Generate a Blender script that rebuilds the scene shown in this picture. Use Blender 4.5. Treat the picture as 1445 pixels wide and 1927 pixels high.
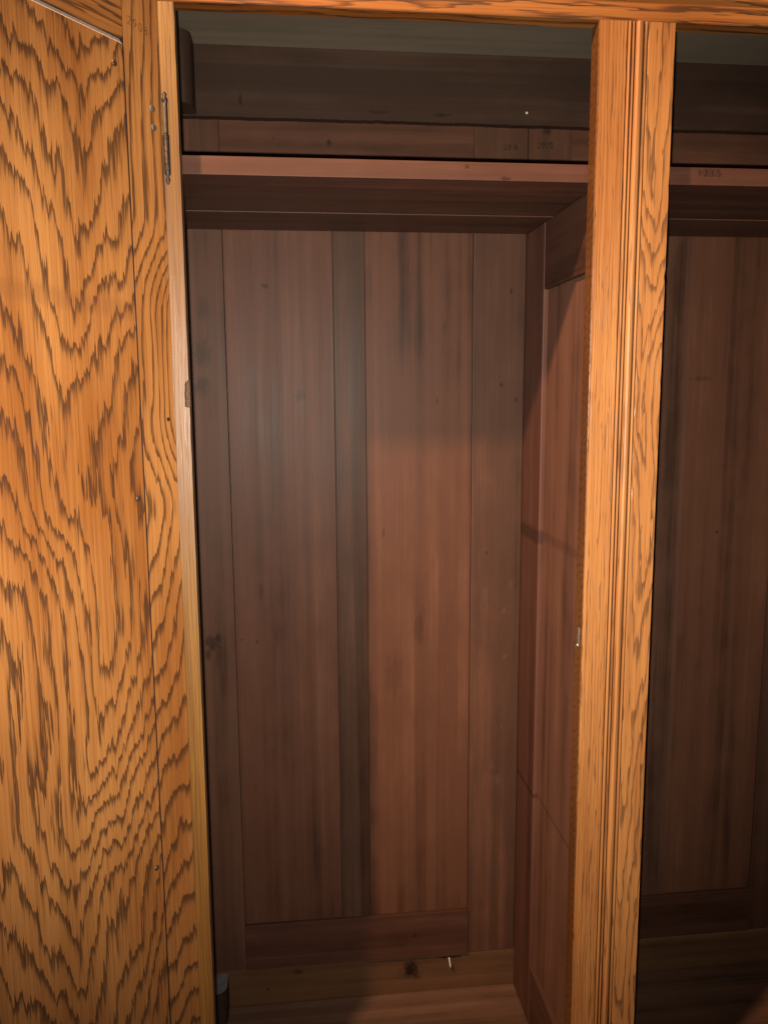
import bpy, bmesh, math, random
from mathutils import Vector, Matrix
random.seed(7)
scene = bpy.context.scene
C = scene.collection
for o in list(bpy.data.objects): bpy.data.objects.remove(o)

# ------------------------------------------------------------------ camera
YAW, PITCH, ROLL = math.radians(6.108), math.radians(8.207), math.radians(-0.369)
fw = Vector((math.sin(YAW)*math.cos(PITCH), math.cos(YAW)*math.cos(PITCH), -math.sin(PITCH)))
rt = Vector((math.cos(YAW), -math.sin(YAW), 0)); up = rt.cross(fw)
rt = rt*math.cos(ROLL) + up*math.sin(ROLL); up = rt.cross(fw)
CAM = Vector((0, -1.55, 1.2614))
cd = bpy.data.cameras.new('camera'); cam = bpy.data.objects.new('camera', cd); C.objects.link(cam)
cd.sensor_fit = 'VERTICAL'; cd.sensor_height = 24.0; cd.lens = 24.0*1524.9/1927.0
cd.clip_start = 0.02; cd.clip_end = 50
m = Matrix((rt, up, -fw)).transposed().to_4x4(); m.translation = CAM
cam.matrix_world = m
scene.camera = cam

# ------------------------------------------------------------------ world: dim room
w = bpy.data.worlds.new('World'); scene.world = w; w.use_nodes = True
bg = w.node_tree.nodes['Background']; bg.inputs[0].default_value = (1.0, 0.86, 0.72, 1); bg.inputs[1].default_value = 0.055

# ------------------------------------------------------------------ lamps: the phone's flash and the warm lamp in the room
def lamp(name, kind, loc, target, col, power, **kw):
    d = bpy.data.lights.new(name, kind); o = bpy.data.objects.new(name, d); C.objects.link(o)
    o.location = loc; d.color = col; d.energy = power
    o.rotation_euler = (Vector(target)-Vector(loc)).to_track_quat('-Z', 'Y').to_euler()
    for k, v in kw.items(): setattr(d, k, v)
    return o
FL = CAM - rt*0.013 - up*0.024
lamp('phone_flash', 'SPOT', FL, FL + fw + up*0.08, (1.0, 0.90, 0.78), 108.0, spot_size=math.radians(92), spot_blend=1.0, shadow_soft_size=0.006)
lamp('room_lamp', 'POINT', (-0.77, -1.35, 2.56), (0, 0, 1), (1.0, 0.58, 0.32), 200.0, shadow_soft_size=0.05)

vs = scene.view_settings; vs.view_transform = 'Standard'; vs.look = 'None'; vs.exposure = 0.0; vs.gamma = 1.0
vs.use_curve_mapping = False
scene.render.engine = 'CYCLES'
scene.cycles.max_bounces = 5; scene.cycles.diffuse_bounces = 3; scene.cycles.glossy_bounces = 2; scene.cycles.transmission_bounces = 0
scene.render.resolution_x = 767; scene.render.resolution_y = 1024

# ------------------------------------------------------------------ node helper
class S:
    """a socket with arithmetic"""
    def __init__(s, g, sock): s.g, s.k = g, sock
    def _m(s, op, *a): return s.g.math(op, s, *a)
    def __add__(s, o): return s._m('ADD', o)
    __radd__ = __add__
    def __mul__(s, o): return s._m('MULTIPLY', o)
    __rmul__ = __mul__
    def __sub__(s, o): return s._m('SUBTRACT', o)
    def __rsub__(s, o): return s.g.math('SUBTRACT', o, s)
    def __truediv__(s, o): return s._m('DIVIDE', o)
    def abs(s): return s._m('ABSOLUTE')
    def sqrt(s): return s._m('SQRT')
    def pow(s, e): return s._m('POWER', e)
    def fract(s): return s._m('FRACT')
    def floor(s): return s._m('FLOOR')
    def max(s, o): return s._m('MAXIMUM', o)
    def min(s, o): return s._m('MINIMUM', o)
class G:
    def __init__(s, name):
        s.mat = bpy.data.materials.new(name); s.mat.use_nodes = True
        s.nt = s.mat.node_tree; s.bsdf = s.nt.nodes['Principled BSDF']
        tc = s.nt.nodes.new('ShaderNodeTexCoord'); sp = s.nt.nodes.new('ShaderNodeSeparateXYZ')
        s.nt.links.new(tc.outputs['Object'], sp.inputs[0])
        s.x, s.y, s.z = (S(s, sp.outputs[i]) for i in range(3))
    def put(s, inp, v):
        if isinstance(v, S): s.nt.links.new(v.k, inp)
        elif isinstance(v, (tuple, list)): inp.default_value = (*v, 1) if len(v) == 3 else v
        else: inp.default_value = v
    def math(s, op, *a):
        n = s.nt.nodes.new('ShaderNodeMath'); n.operation = op
        for i, v in enumerate(a): s.put(n.inputs[i], v)
        return S(s, n.outputs[0])
    def vec(s, a, b, c):
        n = s.nt.nodes.new('ShaderNodeCombineXYZ')
        for i, v in enumerate((a, b, c)): s.put(n.inputs[i], v)
        return S(s, n.outputs[0])
    def noise(s, a, b, c, detail=2.0, rough=0.5):
        """noise centred on 0, about -1..1"""
        n = s.nt.nodes.new('ShaderNodeTexNoise'); n.inputs['Scale'].default_value = 1.0
        n.inputs['Detail'].default_value = detail; n.inputs['Roughness'].default_value = rough
        s.put(n.inputs['Vector'], s.vec(a, b, c))
        return (S(s, n.outputs[0]) - 0.5)*2.6
    def step(s, v, a, b):
        n = s.nt.nodes.new('ShaderNodeMapRange'); n.interpolation_type = 'SMOOTHSTEP'
        s.put(n.inputs['Value'], v); s.put(n.inputs['From Min'], a); s.put(n.inputs['From Max'], b)
        return S(s, n.outputs[0])
    def curve(s, v, lo, hi, pts, ylo, yhi):
        """piecewise smooth function of v through pts"""
        t = (v - lo)*(1.0/(hi-lo))
        n = s.nt.nodes.new('ShaderNodeFloatCurve'); s.put(n.inputs['Value'], t)
        c = n.mapping.curves[0]
        P = sorted(((x-lo)/(hi-lo), (y-ylo)/(yhi-ylo)) for x, y in pts)
        while len(c.points) < len(P): c.points.new(0.5, 0.5)
        for q, (x, y) in zip(c.points, P): q.location = (x, y); q.handle_type = 'AUTO'
        n.mapping.update()
        return S(s, n.outputs[0])*(yhi-ylo) + ylo
    def mix(s, f, a, b, mode='MIX'):
        n = s.nt.nodes.new('ShaderNodeMix'); n.data_type = 'RGBA'; n.blend_type = mode
        s.put(n.inputs[0], f); s.put(n.inputs[6], a); s.put(n.inputs[7], b)
        return S(s, n.outputs[2])
    def finish(s, col, rough, bump=None, dist=0.001, spec=0.5, strength=1.0):
        s.put(s.bsdf.inputs['Base Color'], col); s.put(s.bsdf.inputs['Roughness'], rough)
        s.bsdf.inputs['Specular IOR Level'].default_value = spec
        if bump is not None:
            n = s.nt.nodes.new('ShaderNodeBump'); n.inputs['Distance'].default_value = dist
            n.inputs['Strength'].default_value = strength
            s.put(n.inputs['Height'], bump); s.nt.links.new(n.outputs[0], s.bsdf.inputs['Normal'])
        return s.mat

# ------------------------------------------------------------------ materials
OAK_L, OAK_M, OAK_D = (0.54, 0.235, 0.068), (0.30, 0.098, 0.020), (0.058, 0.023, 0.010)
def oak(name, field, horiz=False, seed=0.0, teeth=0.44, band=(0.22, 0.56), depth=1.0, pore_out=0.5, tint=1.0, tooth_len=22.0, rough=0.38, tones=None, smudge=None):
    """amber varnished oak: field(g, u, d, w) gives the growth-ring phase; dark porous bands with toothed edges"""
    g = G(name)
    u, d, w_ = (g.z, g.y, g.x) if horiz else (g.x, g.y, g.z)
    h = field(g, u, d, w_)
    t1 = g.noise(u*420+seed, d*420, w_*tooth_len, 1.0, 0.6)
    t2 = g.noise(u*170+seed+9, d*170, w_*tooth_len*0.55, 1.0, 0.5)
    ph = (h + t1*teeth*0.5 + t2*teeth*0.7).fract()
    soft = g.step(ph, 0.0, 0.08)*(1.0 - g.step(ph, band[0]*0.3, band[1]*1.15))
    stroke = g.noise(u*560+seed, d*560, w_*22+seed, 1.0, 0.6)
    pore = g.step(g.noise(u*430+seed+3, d*430, w_*7+seed, 2.0, 0.7), 0.0, 0.7)
    m = g.step(soft - stroke*0.55, 0.36, 0.92)
    fine = g.noise(u*240+seed, d*240, w_*4, 1.0, 0.6)
    big = g.noise(u*9+seed, d*9, w_*2.2+seed, 2.0, 0.5)
    ring = g.step((ph*1.0 - 0.62).abs(), 0.14, 0.02)*g.step(stroke + t2*0.6, 0.0, 0.9)
    f = (m*0.50 + soft*0.34 + ring*0.22 + pore*pore_out*0.62*(1.0-m*0.6))*depth + fine*0.13
    cl, cm_ = tones or (OAK_L, OAK_M)
    base = g.mix(g.step(big + fine*0.35, -0.8, 0.8), cl, cm_)
    col = g.mix(f.max(0.0).min(1.0), base, OAK_D)
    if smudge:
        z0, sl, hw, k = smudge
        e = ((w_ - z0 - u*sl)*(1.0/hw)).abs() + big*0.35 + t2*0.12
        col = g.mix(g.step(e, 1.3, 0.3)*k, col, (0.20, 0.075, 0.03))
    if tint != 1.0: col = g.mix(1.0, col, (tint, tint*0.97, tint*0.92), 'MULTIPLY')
    return g.finish(col, (f*0.16 + rough).min(0.9), bump=(1.0 - pore), dist=0.0004, spec=0.5, strength=0.5)

def panel_field(g, u, d, w_):
    n1 = g.noise(u*13, 0.3, w_*4.2, 1.0); n2 = g.noise(u*42+3, 0.7, w_*9, 1.0); n3 = g.noise(u*5+1, 2.1, w_*1.6, 0.0)
    sc = g.curve(w_, 0.1, 1.7, [(0.1, .17), (0.5, .205), (0.7, .206), (0.86, .16), (1.01, .135), (1.2, .178), (1.45, .143), (1.7, .12)], 0.0, 0.4)
    gz = g.curve(w_, 0.1, 1.7, [(0.1, 26.0), (0.6, 15.4), (0.9, 9.4), (1.1, 8.2), (1.4, 5.6), (1.7, 0.0)], 0.0, 30.0)
    aa = g.curve(w_, 0.1, 1.7, [(0.1, 30), (0.5, 33), (0.8, 42), (1.05, 50), (1.25, 40), (1.45, 27), (1.7, 24)], 20, 60)
    dd = ((u - sc)*(u - sc) + 0.00012).sqrt()
    return (gz + dd*aa)*0.9 + n1*1.1 + n2*0.45 + n3*1.1 + g.noise(u*95+1, 0.2, w_*14, 1.0)*0.16
def stile_field(g, u, d, w_):
    n1 = g.noise(u*22, 0.3, w_*3.5, 1.0); n2 = g.noise(u*60+3, 0.7, w_*9, 1.0)
    a = g.curve(w_, 0.1, 1.8, [(0.1, -10), (0.5, -14), (0.9, -34), (1.15, -62), (1.35, -72), (1.8, -78)], -120, 10)
    gz = g.curve(w_, 0.1, 1.8, [(0.1, 26), (0.6, 14), (0.95, 7), (1.2, 3.6), (1.32, 3.4), (1.8, 2.5)], 0, 30)
    dz = w_ - 1.30
    bulge = (u - 0.066)*(u - 0.066)*2600.0 + dz*dz*60.0
    k = g.step(dz.abs(), 0.20, 0.06)
    return (a*u*(1.0 - 0.5*k) + gz + bulge.sqrt()*k*1.6)*0.8 + n1*0.75 + n2*0.25 + d*60.0
def rift_field(k):
    def f(g, u, d, w_):
        return (u + d*0.6)*k + g.noise(u*30, d*30, w_*3.0, 2.0)*1.1 + g.noise(u*90, d*90, w_*9.0, 1.0)*0.3
    return f
def post_right_field(g, u, d, w_):
    n1 = g.noise(u*45, 0.3, w_*6, 1.0); n2 = g.noise(u*120, 0.3, w_*18, 1.0)
    sc = g.curve(w_, 0.1, 1.8, [(0.1, .515), (0.6, .492), (0.9, .500), (1.1, .512), (1.26, .494), (1.45, .510), (1.62, .498), (1.8, .505)], .45, .55)
    gz = g.curve(w_, 0.0, 1.8, [(0.0, 22), (0.4, 19), (0.8, 15), (1.05, 12.5), (1.25, 11), (1.45, 5.5), (1.56, 2.0), (1.8, 0.9)], 0, 30)
    dd = ((u - sc)*(u - sc) + 0.000012).sqrt()
    return gz*0.55 + dd*80.0 + n1*0.75 + n2*0.35 + d*90.0
def rail_field(g, u, d, w_):
    n1 = g.noise(u*26, 0.3, w_*3.4, 1.0); n2 = g.noise(u*70, 0.3, w_*9, 1.0)
    return (u + d)*62.0 + n1*1.5 + n2*0.4
def side_field(g, u, d, w_):
    return w_*70.0 + g.noise(u*60, d*60, w_*14, 1.0)*1.2 + (u+d)*30

M = {}
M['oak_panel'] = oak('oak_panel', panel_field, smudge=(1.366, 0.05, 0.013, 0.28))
M['oak_stile'] = oak('oak_stile', stile_field, seed=4.0, band=(0.22, 0.5), teeth=0.24, tooth_len=18.0)
M['oak_rail_door'] = oak('oak_rail_door', rail_field, horiz=True, seed=11.0)
M['oak_rift'] = oak('oak_rift', rift_field(200.0), seed=21.0, teeth=0.7, band=(0.10, 0.36), depth=0.72, tooth_len=18, tones=((0.51, 0.232, 0.072), (0.33, 0.124, 0.032)))
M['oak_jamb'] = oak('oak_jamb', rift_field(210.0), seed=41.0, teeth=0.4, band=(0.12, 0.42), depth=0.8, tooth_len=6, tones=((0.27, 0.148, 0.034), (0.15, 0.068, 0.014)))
M['oak_bead'] = oak('oak_bead', rift_field(250.0), seed=31.0, teeth=0.4, band=(0.12, 0.4), depth=0.75, tooth_len=12, rough=0.42, tones=((0.51, 0.232, 0.072), (0.33, 0.124, 0.032)))
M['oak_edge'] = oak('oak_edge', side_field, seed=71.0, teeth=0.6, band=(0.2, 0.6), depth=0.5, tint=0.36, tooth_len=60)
M['oak_cathedral'] = oak('oak_cathedral', post_right_field, seed=51.0, teeth=0.34, tooth_len=30, depth=0.8, tones=((0.51, 0.232, 0.072), (0.33, 0.124, 0.032)))
M['oak_rail'] = oak('oak_rail', rail_field, horiz=True, seed=61.0, tint=0.85)

def inner(name, dark=(0.034, 0.0165, 0.0110), mid=(0.090, 0.041, 0.0265), light=(0.150, 0.070, 0.046), seed=0.0, axis='z', spots=(), rough=0.48, streak=1.0, grey=0.0, bands=()):
    """brown stained cabinet wood: soft long streaks along the grain, fine pores, marks (x, z, rx, rz, strength) of wear"""
    g = G(name)
    u, d, w_ = {'z': (g.x, g.y, g.z), 'x': (g.z, g.y, g.x), 'y': (g.x, g.z, g.y)}[axis]
    n0 = g.noise(u*9+seed, d*9, w_*0.9+seed, 2.0, 0.5)
    n1 = g.noise(u*42+seed, d*42, w_*1.1+seed, 2.0, 0.55)
    n2 = g.noise(u*170+seed, d*170, w_*2.6, 2.0, 0.6)
    n3 = g.noise(u*520+seed, d*520, w_*11, 2.0, 0.7)
    blot = g.noise(u*16+seed, d*16, w_*7+seed, 3.0, 0.6)
    st = g.step(g.noise(u*26+seed+2, d*26, w_*0.30+seed, 1.0, 0.4), -0.12, 0.16)
    st2 = g.step(g.noise(u*60+seed+7, d*60, w_*0.5+seed, 1.0, 0.5), -0.2, 0.25)
    v = n0*0.36 + n1*0.20*streak + n2*0.11 + n3*0.13 + blot*0.26 + (st - 0.5)*0.20 + (st2 - 0.5)*0.07 + 0.5
    col = g.mix(g.step(v, -0.05, 0.55), dark, mid)
    col = g.mix(g.step(v, 0.5, 1.1), col, light)
    hue = g.noise(u*20+seed+5, d*20, w_*1.0+seed, 2.0, 0.5)
    lum = S(g, g.nt.nodes.new('ShaderNodeRGBToBW').outputs[0]); g.put(lum.k.node.inputs[0], col)
    gc = g.vec(lum*1.70, lum*0.84, lum*0.52)
    col = g.mix((g.step(hue, -0.4, 1.0)*0.30 + grey*0.40).min(0.9), col, gc)
    col = g.mix(g.step(blot + n0*0.5, 0.5, 1.2)*0.45, col, dark)
    dash = g.step(g.noise(u*520+seed, d*520, w_*30+seed, 1.0, 0.5), 0.62, 0.95)
    col = g.mix(dash*0.18, col, dark)
    if not name.startswith('ceiling'): col = g.mix(1.0, col, (1.0, 0.93, 0.865), 'MULTIPLY')
    wob = g.noise(g.x*110, g.y*110, g.z*(60 if axis == 'z' else 110), 2.0, 0.7)
    for (px, pz, rx, rz, k, *tone) in spots:                # dents, burns, ink blots, pale scuffs
        a = g.y if axis == 'z' and name.startswith('divider') else g.x
        e = (((a-px)*(1.0/rx)).pow(2.0) + ((g.z-pz)*(1.0/rz)).pow(2.0)).sqrt() + wob*0.75
        col = g.mix(g.step(e, 1.2, 0.25)*k, col, tone[0] if tone else (0.012, 0.007, 0.005))
    for (pz, slope, hw, k, tone) in bands:                  # old marks that cross the board
        e = ((g.z - pz - (g.y)*slope)*(1.0/hw)).abs() + wob*0.3
        col = g.mix(g.step(e, 1.2, 0.5)*k, col, tone)
    rr = (n2*0.06 + blot*0.05 + rough)
    return g.finish(col, rr, bump=n3, dist=0.0003, spec=0.15, strength=0.10)

def plain(name, col, rough=0.5, metal=0.0, var=0.3, scale=400.0):
    g = G(name)
    n = g.noise(g.x*scale, g.y*scale, g.z*scale, 3.0, 0.6)
    c = g.mix(g.step(n, -0.8, 0.8), tuple(v*(1-var) for v in col), tuple(v*(1+var) for v in col))
    g.bsdf.inputs['Metallic'].default_value = metal
    return g.finish(c, rough, bump=n, dist=0.0003)
M['iron'] = plain('dark_iron', (0.045, 0.038, 0.036), 0.42, 0.7)
M['brass'] = plain('worn_brass', (0.13, 0.105, 0.07), 0.5, 0.5)
M['steel'] = plain('dull_steel', (0.36, 0.34, 0.31), 0.42, 0.8)
M['screw'] = plain('tarnished_screw', (0.20, 0.165, 0.135), 0.5, 0.6)
M['nail'] = plain('nail_head', (0.13, 0.085, 0.06), 0.4, 0.7)
M['raw_edge'] = plain('raw_sawn_edge', (0.62, 0.52, 0.44), 0.7, var=0.15)
M['white'] = plain('white_splinter', (0.8, 0.78, 0.74), 0.6, var=0.05)
def ink(name, col, keep, keepmax):
    g = G(name); n = g.noise(g.x*330, g.y*330, g.z*330, 3.0, 0.65)
    g.put(g.bsdf.inputs['Alpha'], g.step(n, -0.7+keep, 0.8+keep)*keepmax)
    return g.finish(col, 0.85)
M['ink'] = ink('stamp_ink', (0.016, 0.011, 0.010), 0.0, 0.6)
M['ink_door'] = ink('stamp_ink_on_oak', (0.16, 0.065, 0.03), 0.0, 0.45)
M['seam'] = plain('dark_joint', (0.035, 0.014, 0.007), 0.8)
M['old_wood'] = plain('bare_old_wood', (0.12, 0.062, 0.034), 0.8, var=0.4, scale=300)
M['groove_brown'] = plain('groove_brown', (0.075, 0.033, 0.014), 0.7, var=0.5, scale=160)
M['hole'] = plain('dark_hole', (0.02, 0.012, 0.008), 0.9)
M['grey_top'] = plain('dusty_block_top', (0.13, 0.135, 0.14), 0.8, var=0.2, scale=90)

# ------------------------------------------------------------------ mesh helpers
def link(name, bm, mats, parent, smooth=False):
    me = bpy.data.meshes.new(name); bm.normal_update(); bm.to_mesh(me); bm.free()
    o = bpy.data.objects.new(name, me); C.objects.link(o); o.parent = parent
    for mt in (mats if isinstance(mats, (list, tuple)) else [mats]): me.materials.append(mt)
    if smooth:
        for p in me.polygons: p.use_smooth = True
    return o
def box(name, xr, yr, zr, mat, parent, bev=0.0012):
    bm = bmesh.new(); bmesh.ops.create_cube(bm, size=1.0)
    sx, sy, sz = xr[1]-xr[0], yr[1]-yr[0], zr[1]-zr[0]
    for v in bm.verts:
        v.co = Vector((xr[0]+(v.co.x+.5)*sx, yr[0]+(v.co.y+.5)*sy, zr[0]+(v.co.z+.5)*sz))
    if bev: bmesh.ops.bevel(bm, geom=list(bm.edges), offset=bev, segments=2, profile=0.6, affect='EDGES')
    return link(name, bm, mat, parent)
def extrude(name, poly, a0, a1, mat, parent, axis='z', bev=0.0, smooth=False):
    """a closed outline drawn in xy (axis z) or xz (axis y), extruded from a0 to a1"""
    bm = bmesh.new()
    P = (lambda p, a: (p[0], p[1], a)) if axis == 'z' else ((lambda p, a: (p[0], a, p[1])) if axis == 'y' else (lambda p, a: (a, p[0], p[1])))
    lo = [bm.verts.new(P(p, a0)) for p in poly]; hi = [bm.verts.new(P(p, a1)) for p in poly]
    n = len(poly)
    for i in range(n): bm.faces.new((lo[i], lo[(i+1) % n], hi[(i+1) % n], hi[i]))
    bm.faces.new(lo); bm.faces.new(hi)
    bmesh.ops.recalc_face_normals(bm, faces=bm.faces)
    if bev: bmesh.ops.bevel(bm, geom=[e for e in bm.edges if e.calc_face_angle(0) > 0.6], offset=bev, segments=2, profile=0.6, affect='EDGES')
    return link(name, bm, mat, parent, smooth)
def nicked(name, poly, idx, a0, a1, mat, parent, n=170, rare=.05):
    """an outline in xy extruded along z, the corners in idx worn and nicked"""
    bm = bmesh.new(); cx = sum(p[0] for p in poly)/len(poly); cy = sum(p[1] for p in poly)/len(poly); rows = []
    for i in range(n+1):
        z = a0 + (a1-a0)*i/n; row = []
        for j, (x, y) in enumerate(poly):
            if j in idx and 0 < i < n:
                k = abs(random.gauss(0, .00018)) + (random.uniform(.0006, .0016) if random.random() < rare else 0)
                x += (k if cx > x else -k)
            row.append(bm.verts.new((x, y, z)))
        rows.append(row)
    m_ = len(poly)
    for a, b_ in zip(rows, rows[1:]):
        for k in range(m_): bm.faces.new((a[k], a[(k+1) % m_], b_[(k+1) % m_], b_[k]))
    bm.faces.new(rows[0]); bm.faces.new(rows[-1]); bmesh.ops.recalc_face_normals(bm, faces=bm.faces)
    return link(name, bm, mat, parent)
def lathe(name, prof, loc, mat, parent, axis=(0, 0, 1), seg=20):
    """prof: (radius, height) pairs turned round an axis"""
    bm = bmesh.new(); rings = []
    for r, h in prof:
        rings.append([bm.verts.new((r*math.cos(2*math.pi*k/seg), r*math.sin(2*math.pi*k/seg), h)) for k in range(seg)])
    for a, b in zip(rings, rings[1:]):
        for k in range(seg): bm.faces.new((a[k], a[(k+1) % seg], b[(k+1) % seg], b[k]))
    bm.faces.new(rings[0]); bm.faces.new(rings[-1]); bmesh.ops.recalc_face_normals(bm, faces=bm.faces)
    q = Vector((0, 0, 1)).rotation_difference(Vector(axis)).to_matrix().to_4x4(); q.translation = Vector(loc)
    bmesh.ops.transform(bm, matrix=q, verts=bm.verts)
    return link(name, bm, mat, parent, True)
def empty(name, parent=None):
    o = bpy.data.objects.new(name, None); o.empty_display_size = 0.05; C.objects.link(o); o.parent = parent; return o
def text(name, s, size, origin, xdir, updir, mat, parent, gap=1.15, wear=None):
    """flat printed figures laid on a face"""
    cu = bpy.data.curves.new(name, 'FONT'); cu.body = s; cu.size = size; cu.space_character = gap; cu.extrude = 0.0001
    cu.align_x = 'CENTER'; cu.align_y = 'CENTER'; cu.offset = 0.00012
    t = bpy.data.objects.new(name, cu); C.objects.link(t)
    bpy.context.view_layer.update()
    me = bpy.data.meshes.new_from_object(t.evaluated_get(bpy.context.evaluated_depsgraph_get()))
    bpy.data.objects.remove(t)
    x, u = Vector(xdir).normalized(), Vector(updir).normalized(); n = x.cross(u)
    mt = Matrix((x, u, n)).transposed().to_4x4(); mt.translation = Vector(origin)
    me.transform(mt); me.materials.clear(); me.materials.append(mat)
    o = bpy.data.objects.new(name, me); C.objects.link(o); o.parent = parent
    return o

# ================================================================== the wardrobe
wardrobe = empty('wardrobe')
wardrobe['label'] = 'old oak wardrobe with its door open onto a dark brown empty interior'
wardrobe['category'] = 'wardrobe'
D = 0.4132                       # depth of the front plane before the back
ZS, ZST = 1.5597, 1.5832         # shelf underside and top
ZT = 1.7605                      # underside of the front rail
ZC = 1.8645                      # ceiling
XL, XR = -0.2262, 1.056          # inner faces of the outer sides

# ---- back: two framed backs side by side
PALE = (0.115, 0.072, 0.050)
def back_frame(x0, xs, x1, seed, stains, mun=(.066, .036, .025), mg=.4):
    b = empty('back', wardrobe)
    a, p, q, r = xs
    z0, z1 = 0.0844, 1.80
    k = dict(rough=0.47)
    box('stile', (x0, a-.0003), (0, .02), (z0, z1), inner('back_stile_wood', seed=seed+1, grey=0.22, spots=stains.get('sl', ()), mid=(.085, .043, .029), **k), b)
    box('stile', (r+.0003, x1), (0.0005, .02), (z0, z1), inner('back_stile_wood', seed=seed+2, grey=0.40, spots=stains.get('sr', ()), mid=(.078, .041, .028), **k), b)
    box('rail', (a, r), (0.0002, .02), (ZST-.02, z1), inner('back_rail_wood', seed=seed+3, axis='x', grey=0.9, spots=stains.get('rt', ()), **k), b)
    box('rail', (a, r), (-0.0042, .02), (z0+.001, .1845), inner('back_rail_wood', seed=seed+4, axis='x', mid=(.075, .034, .024), spots=stains.get('rb', ()), **k), b)
    box('muntin', (p, q), (0.0008, .02), (.1847, ZST-.0202), inner('back_muntin_wood', seed=seed+5, grey=mg, mid=mun, **k), b)
    box('panel', (a+.0007, p-.0007), (.0030, .012), (.1853, ZST-.016), inner('back_panel_wood', seed=seed+6, spots=stains.get('pl', ()), **k), b, 0)
    box('panel', (q+.0007, r-.0007), (.0030, .012), (.1853, ZST-.016), inner('back_panel_wood', seed=seed+7, spots=stains.get('pr', ()), light=(.165, .076, .046), mid=(.108, .049, .030), **k), b, 0)
    return b
b1 = back_frame(XL, (-.1262, .0735, .1327, .3381), .4391, 3.0, {
    'sl': [(-.172, .786, .016, .018, .65), (-.160, .795, .010, .010, .6), (-.180, .765, .006, .014, .6), (-.17, 1.34, .02, .03, .4), (-.172, 1.28, .018, .02, .45), (-.165, 1.42, .014, .025, .3)],
    'pl': [(-.052, 1.462, .010, .006, .7), (-.115, .79, .0025, .005, .8), (-.085, .785, .0025, .004, .8), (.01, 1.26, .012, .012, .35), (-.075, .885, .006, .02, .3)],
    'pr': [(.285, 1.39, .003, .010, .35), (.165, .998, .004, .012, .4), (.235, .80, .012, .035, .25), (.27, 1.25, .002, .008, .6), (.185, .70, .02, .05, .2)],
    'sr': [(.412, 1.455, .003, .006, .7), (.395, 1.28, .003, .005, .7), (.425, 1.25, .003, .006, .6), (.37, .95, .002, .004, .6), (.367, .865, .006, .022, .45, PALE), (.407, .83, .005, .008, .5, PALE), (.41, .735, .004, .006, .6, PALE), (.405, .585, .0016, .002, .9, PALE), (.385, .50, .006, .012, .4, PALE), (.40, .47, .010, .014, .4, PALE), (.42, .885, .004, .010, .35, PALE)],
    'rt': [(.07, 1.715, .006, .006, .7), (.42, 1.735, .012, .02, .5), (-.03, 1.72, .003, .003, .5)],
    'rb': [(.225, .135, .004, .005, .6)]})
b2 = back_frame(.4405, (.5224, .7190, .7746, .967), XR, 23.0, {'pr': [(.85, .98, .003, .004, .7), (.80, 1.29, .03, .006, .3)], 'sl': [(.475, 1.745, .01, .008, .6)]}, (.10, .052, .036), .1)
text('stamped_number', '29 8', .0145, (.4062, -0.0006, 1.7140), (1, 0, 0), (0, 0, 1), M['ink'], b1, 1.05)
text('stamped_number', '2908', .0155, (.4715, -0.0009, 1.7188), (1, 0, .02), (0, 0, 1), M['ink'], b2, 1.0)

# ---- toe board below the backs, with a knot, a split and a white splinter
toe_mat = inner('toe_board_wood', seed=51.0, axis='x', dark=(.05, .027, .014), mid=(.125, .068, .036), light=(.19, .11, .06), grey=0.0,
    spots=[(.219, .052, .017, .026, .85), (.215, .045, .028, .016, .4), (-.02, .066, .012, .006, .6), (-.085, .034, .004, .004, .6), (.30, .0735, .03, .0035, .95), (.309, .048, .003, .012, .7)])
tb = box('toe_board', (XL, XR), (.003, .018), (-.02, .0838), toe_mat, wardrobe)
extrude('splinter', [(.2975, .073), (.3003, .0735), (.3026, .058), (.3016, .0525), (.2999, .057)], -.0035, .0025, M['white'], tb, axis='y', bev=.0004)
# ---- floor boards
for i, (a, b_) in enumerate([(-.062, .003), (-.19, -.0625), (-.30, -.1905), (-.386, -.3005)]):
    box('floor_board', (XL, XR), (a, b_ if i else .0028), (-.02, random.uniform(-.0008, .0006)),
        inner('floor_board_wood', seed=60.0+i*3, axis='x', dark=(.035, .022, .015), mid=(.13, .080, .056), light=(.20, .135, .10), grey=0.3), wardrobe)

# ---- board under the ceiling at the back, its lower edge rough
def rough_board():
    bm = bmesh.new(); n = 220; y0, y1 = -.022, -.0012
    rows = []
    for i in range(n+1):
        x = XL + (XR-XL)*i/n
        j = random.gauss(0, .0003) + (.0008*math.sin(x*9)+.0006*math.sin(x*41+1))*.5
        rows.append([bm.verts.new((x, y0, 1.7475+j)), bm.verts.new((x, y0, ZC+.01)), bm.verts.new((x, y1, ZC+.01)), bm.verts.new((x, y1, 1.7475+j+.001))])
    for a, b_ in zip(rows, rows[1:]):
        for k in range(4): bm.faces.new((a[k], b_[k], b_[(k+1) % 4], a[(k+1) % 4]))
    bm.faces.new(rows[0]); bm.faces.new(rows[-1]); bmesh.ops.recalc_face_normals(bm, faces=bm.faces)
    return bm
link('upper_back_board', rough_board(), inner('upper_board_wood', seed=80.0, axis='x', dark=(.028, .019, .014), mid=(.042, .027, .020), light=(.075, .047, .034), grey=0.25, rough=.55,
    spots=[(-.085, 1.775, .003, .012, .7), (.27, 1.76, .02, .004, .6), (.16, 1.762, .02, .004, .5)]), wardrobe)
lathe('nail', [(.0022, -.001), (.0022, .0012), (.001, .002)], (.4293, -.0222, 1.7685), M['white'], wardrobe, (0, -1, 0), 10)
# ---- ceiling boards
cm = [inner('ceiling_wood', seed=90.0+i, axis='x', dark=(.16, .137, .098), mid=(.22, .190, .137), light=(.32, .275, .20), grey=0.0, rough=.6) for i in range(2)]
box('ceiling_board', (XL, XR), (-.205, -.0222), (ZC, ZC+.018), cm[0], wardrobe)
box('ceiling_board', (XL, XR), (-.384, -.2055), (ZC+.0006, ZC+.018), cm[1], wardrobe)
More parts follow.
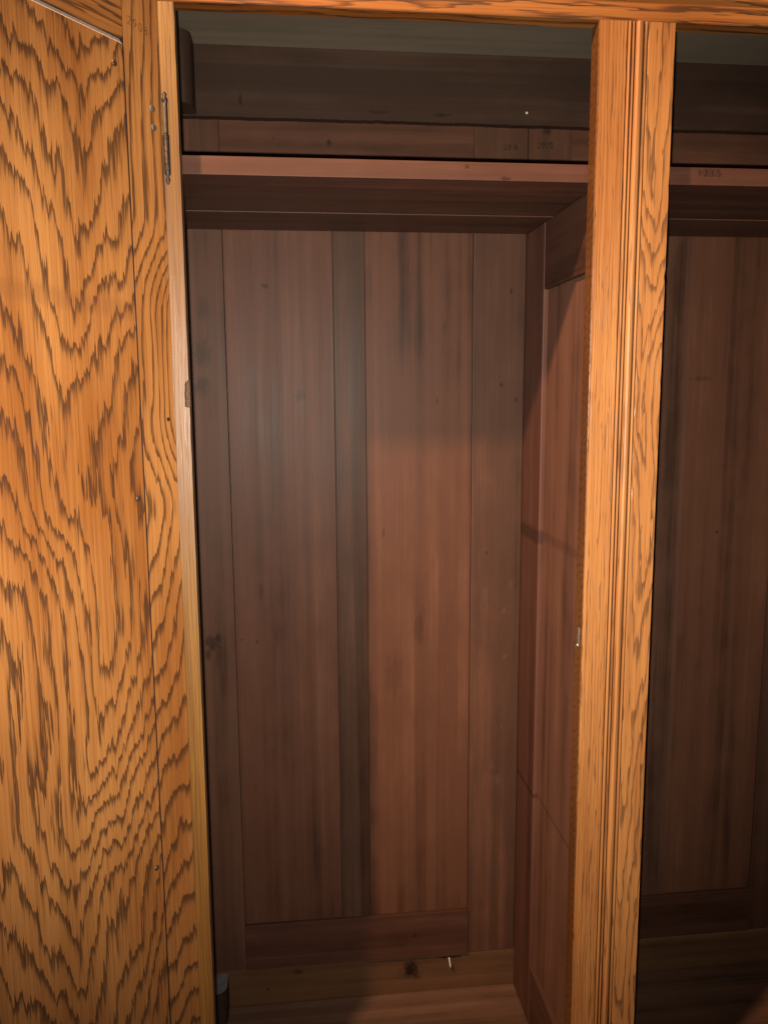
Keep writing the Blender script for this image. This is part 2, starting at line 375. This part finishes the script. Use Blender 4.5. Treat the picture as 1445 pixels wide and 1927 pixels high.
# ---- rounded blocks in the left corner, above and below
def rounded(x0, x1, y0, y1, r, n=8):
    P = [(x0, y1), (x0, y0)]
    for k in range(n+1):
        t = -math.pi/2 + math.pi/2*k/n
        P.append((x1-r+r*math.cos(t), y0+r+r*math.sin(t)))
    return P + [(x1, y1)]
blk = inner('corner_block_wood', seed=97.0, dark=(.02, .014, .011), mid=(.045, .031, .024), light=(.07, .05, .04), grey=.4)
extrude('corner_block', rounded(XL+.001, -.1618, -.086, -.0225, .024), 1.7490, ZC-.0005, blk, wardrobe, smooth=False, bev=0)
lb = extrude('corner_block', rounded(XL+.001, -.1635, -.056, .0025, .022), .0008, .0768, [blk, M['grey_top']], wardrobe)
for p in lb.data.polygons:
    if p.normal.z > .9: p.material_index = 1

# ---- outer sides
box('side', (XL-.02, XL), (-.385, .02), (-.02, ZC+.018), inner('side_wood', seed=101.0, mid=(.07, .036, .026)), wardrobe)
box('side', (XR, XR+.02), (-.385, .02), (-.02, ZC+.018), inner('side_wood', seed=103.0, mid=(.07, .036, .026)), wardrobe)

# ---- divider between the compartments: framed, its panel sunk
dv = empty('divider', wardrobe)
DX = .4391
pink = dict(dark=(.075, .041, .029), mid=(.175, .090, .064), light=(.26, .145, .108))
bd = [(1.003, 0.0, .010, .28, (.05, .024, .020)), (.4915, 0.0, .003, .4, (.03, .016, .013))]
dm = lambda i, **k: inner('divider_wood', seed=110.0+i*4, bands=bd, **pink, **k)
dstile = inner('divider_stile_wood', seed=131.0, dark=(.045, .022, .016), mid=(.115, .054, .040), light=(.18, .09, .068),
    bands=[(1.0, .0, .015, .5, (.022, .012, .010)), (.492, .0, .005, .5, (.018, .01, .008))])
box('stile', (DX, DX+.022), (-.1165, -.0004), (0.0008, ZS-.0006), dstile, dv, .0016)
box('stile', (DX, DX+.022), (-.3855, -.336), (0.0008, ZS-.0006), dm(1), dv, .0016)
box('rail', (DX+.0004, DX+.0218), (-.3358, -.1167), (1.4440, ZS-.0006), inner('divider_rail_wood', seed=140.0, axis='y', mid=(.085, .042, .032)), dv, .0022)
box('rail', (DX+.0004, DX+.0218), (-.3358, -.1167), (.0008, .1303), inner('divider_rail_wood', seed=145.0, axis='y', mid=(.09, .045, .034)), dv, .0026)
box('panel', (DX+.009, DX+.017), (-.340, -.112), (.126, 1.448), dm(2), dv, 0)

# ---- shelves: three boards each
def shelf(x0, x1, seed):
    s = empty('shelf', wardrobe)
    for i, (a, b_, dz) in enumerate([(-.3782, -.2975, 0), (-.2966, -.1495, .0012), (-.1488, -.0012, .0003)]):
        edge = dict(dark=(.05, .026, .019), mid=(.082, .038, .026), light=(.150, .073, .050)) if i == 0 else dict(mid=(.088, .046, .033))
        if i == 0:
            o = box('shelf_board', (x0, x1), (a+.004, b_), (ZS+dz, ZST), inner('shelf_board_wood', seed=seed, axis='x', mid=(.075, .034, .026)), s, .0008)
            box('edge_strip', (x0, x1), (a, a+.0038), (ZS-.0004, ZST+.0004), inner('shelf_edge_wood', seed=seed+9, axis='x', spots=[(.30, 1.562, .010, .003, .6), (.245, 1.577, .004, .003, .5), (.60, 1.576, .022, .007, .35)], **edge), s, .0007)
        else:
            box('shelf_board', (x0, x1), (a, b_), (ZS+dz, ZST), inner('shelf_board_wood', seed=seed+i*2, axis='x', **edge), s, .0010)
    return s
s1 = shelf(XL+.0005, .4497, 150.0); s2 = shelf(.4503, XR-.0005, 170.0)
text('stamped_number', '1315', .0135, (.6005, -.3786, 1.5755), (1, 0, 0), (0, 0, 1), M['ink'], s2, 1.45)

# ---- left jamb on the front, hinge side, chipped at its inner edge
def jamb():
    X0, X1 = -.1642, -.1438
    P = [(X0, -.02), (X1, -.02)]
    z = -.02
    for i in range(60):                                     # worn inner arris
        z += 1.2655/60; P.append((X1 + random.gauss(0, .00012), z))
    P += [(X1, 1.2460), (-.1470, 1.2466), (-.1496, 1.2472), (-.1492, 1.256), (-.1497, 1.2655), (-.1488, 1.272), (-.1490, 1.2775), (-.1477, 1.2815), (-.1462, 1.2805), (-.1452, 1.2828), (X1-.0002, 1.2836)]
    z = 1.2836
    for i in range(24):
        z += (ZT-.001-1.2836)/24; P.append((X1 + random.gauss(0, .00012), z))
    P.append((X0, z))
    bm = bmesh.new()
    fr = [bm.verts.new((x, -D, zz)) for x, zz in P]; bk = [bm.verts.new((x, -.4003, zz)) for x, zz in P]; n = len(P)
    for i in range(n): bm.faces.new((fr[i], fr[(i+1) % n], bk[(i+1) % n], bk[i]))
    bm.faces.new(fr); bm.faces.new(bk)
    nf = len(bm.faces); q = bmesh.ops.create_cube(bm, size=1.0)['verts']
    for v in q: v.co = Vector((XL-.02 + (v.co.x+.5)*(X1-.0004-XL+.02), -.4001 + (v.co.y+.5)*.0146, -.02 + (v.co.z+.5)*(ZT+.0190)))
    bmesh.ops.recalc_face_normals(bm, faces=bm.faces)
    bm.faces.ensure_lookup_table()
    for f in list(bm.faces)[nf:]: f.material_index = 1
    return bm
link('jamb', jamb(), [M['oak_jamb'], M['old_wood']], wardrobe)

# ---- front post between the doorways: flat, reeded moulding, flat
post = empty('post', wardrobe)
nicked('stile', [(.4188, -D), (.4566, -D), (.4572, -D+.001), (.4572, -.386), (.4188, -.386)], (0, 1), -.02, ZT-.0003, M['oak_rift'], post)
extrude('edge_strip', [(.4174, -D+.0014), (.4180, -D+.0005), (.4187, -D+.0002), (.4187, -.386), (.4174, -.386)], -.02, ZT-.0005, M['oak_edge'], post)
def bead(c, r, lift, n=9):
    return [(c - r*math.cos(math.pi*k/n), -D + .0016 - lift*math.sin(math.pi*k/n)) for k in range(n+1)]
prof = [(.4576, -.386), (.4580, -D+.008)]
def groove(x, wd=.0009): return [(x-wd, -D+.002), (x-wd*.6, -D+.009), (x+wd*.6, -D+.009), (x+wd, -D+.002)]
prof += bead(.4608, .0022, .0034) + groove(.4638) + bead(.4663, .0015, .0026) + groove(.4686)
prof += bead(.4748, .0054, .0056, 14) + groove(.4810) + bead(.4838, .0020, .0034) + [(.4862, -D+.008), (.4866, -.386)]
mo = extrude('moulding', prof, -.02, ZT-.0006, [M['oak_bead'], M['groove_brown']], post)
for p in mo.data.polygons:                                  # groove walls take a darker brown
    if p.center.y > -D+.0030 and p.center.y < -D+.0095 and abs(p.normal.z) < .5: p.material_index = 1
nicked('stile', [(.4869, -.386), (.4869, -D+.001), (.4876, -D), (.5246, -D), (.5254, -D+.001), (.5254, -.386)], (2, 3, 4), -.02, ZT-.0004, M['oak_cathedral'], post)
box('strike_plate', (.4166, .4180), (-.4035, -.3965), (.882, .912), M['steel'], post, .0004)
lathe('screw', [(.0016, -.0006), (.0016, .0006), (.0008, .001)], (.4165, -.400, .8845), M['white'], post, (-1, 0, 0), 10)

# ---- front rail over the doorways
extrude('top_rail', [(-.3865, ZT), (-D+.0012, ZT), (-D, ZT+.0012), (-D, ZT+.022), (-D+.002, ZT+.0235), (-D+.002, ZT+.0255), (-D-.004, ZT+.029), (-D-.004, ZT+.14), (-.3865, ZT+.14)],
    XL-.02, XR+.02, M['oak_rail'], wardrobe, axis='x')

# ---- the open door, its own axes: x from the hinge, y through its thickness, z up
A = math.radians(35.72)
door = empty('door', wardrobe)
door['label'] = 'open oak door with a boldly figured panel, seen from its inner side'
xd, yd = Vector((-math.sin(A), -math.cos(A), 0)), Vector((math.cos(A), -math.sin(A), 0))
dm_ = Matrix((xd, yd, xd.cross(yd))).transposed().to_4x4()
if xd.cross(yd).z < 0: dm_ = Matrix((xd, -yd, Vector((0, 0, 1)))).transposed().to_4x4(); YS = -1.0
else: YS = 1.0
dm_.translation = Vector((-.1639, -D, 0)); door.matrix_world = dm_
def yr(a, b): a, b = a*YS, b*YS; return (min(a, b), max(a, b))
DT = 1.775
st = box('stile', (.0005, .0602), yr(-.022, 0), (.02, DT), [M['oak_stile'], M['seam']], door, .0006)
for p in st.data.polygons:
    if p.normal.x > .9: p.material_index = 1
box('stile', (.555, .615), yr(-.022, 0), (.02, DT), M['oak_stile'], door, .0012)
box('rail', (.0604, .5548), yr(-.022, -.0002), (1.6945, DT-.0003), M['oak_rail_door'], door, .001)
box('rail', (.0604, .5548), yr(-.022, -.0002), (.0203, .1285), M['oak_rail_door'], door, .001)
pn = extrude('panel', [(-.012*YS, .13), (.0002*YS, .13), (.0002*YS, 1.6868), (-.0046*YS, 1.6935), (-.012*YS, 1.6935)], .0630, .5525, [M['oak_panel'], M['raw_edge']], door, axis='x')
for p in pn.data.polygons:
    if p.normal.z > .3: p.material_index = 1
for s_, z_ in ((.0771, 1.6606), (.0738, 1.1301), (.0736, .6104)):
    lathe('nail', [(.0040, 0), (.0040, .0008), (.0032, .0017), (.001, .0021)], (s_, YS*.0001, z_), M['nail'], door, (0, YS, 0), 12)
for s_, z_ in ((.0169, 1.6257), (.0155, 1.6030)):
    lathe('screw', [(.0044, 0), (.0044, .0006), (.0036, .0012), (.001, .0014)], (s_, 0, z_), M['screw'], door, (0, YS, 0), 14)
lathe('hole', [(.0028, -.0004), (.0028, .00025), (.002, .0003)], (.0129, 0, 1.231), M['hole'], door, (0, YS, 0), 12)
text('stamped_number', '2908', .0145, (.0362, YS*.0003, 1.7165), (-1, 0, -.10), (-.06, 0, 1), M['ink_door'], door, 1.25)
# hinge: leaf, knuckle and pointed finials
hx, hz = .0, 0.0
hg = lathe('hinge', [(.0008, 1.5345), (.0026, 1.5385), (.0034, 1.543), (.0022, 1.547), (.0040, 1.549), (.0043, 1.552), (.0043, 1.598), (.0036, 1.5985), (.0036, 1.6385), (.0041, 1.639), (.0041, 1.6425), (.0025, 1.645), (.0032, 1.648), (.001, 1.652)], (-.0036, YS*.0026, 0), M['iron'], door)
box('hinge_leaf', (-.0062, .0004), yr(.0005, .0058), (1.5995, 1.6375), M['brass'], door, .0018)
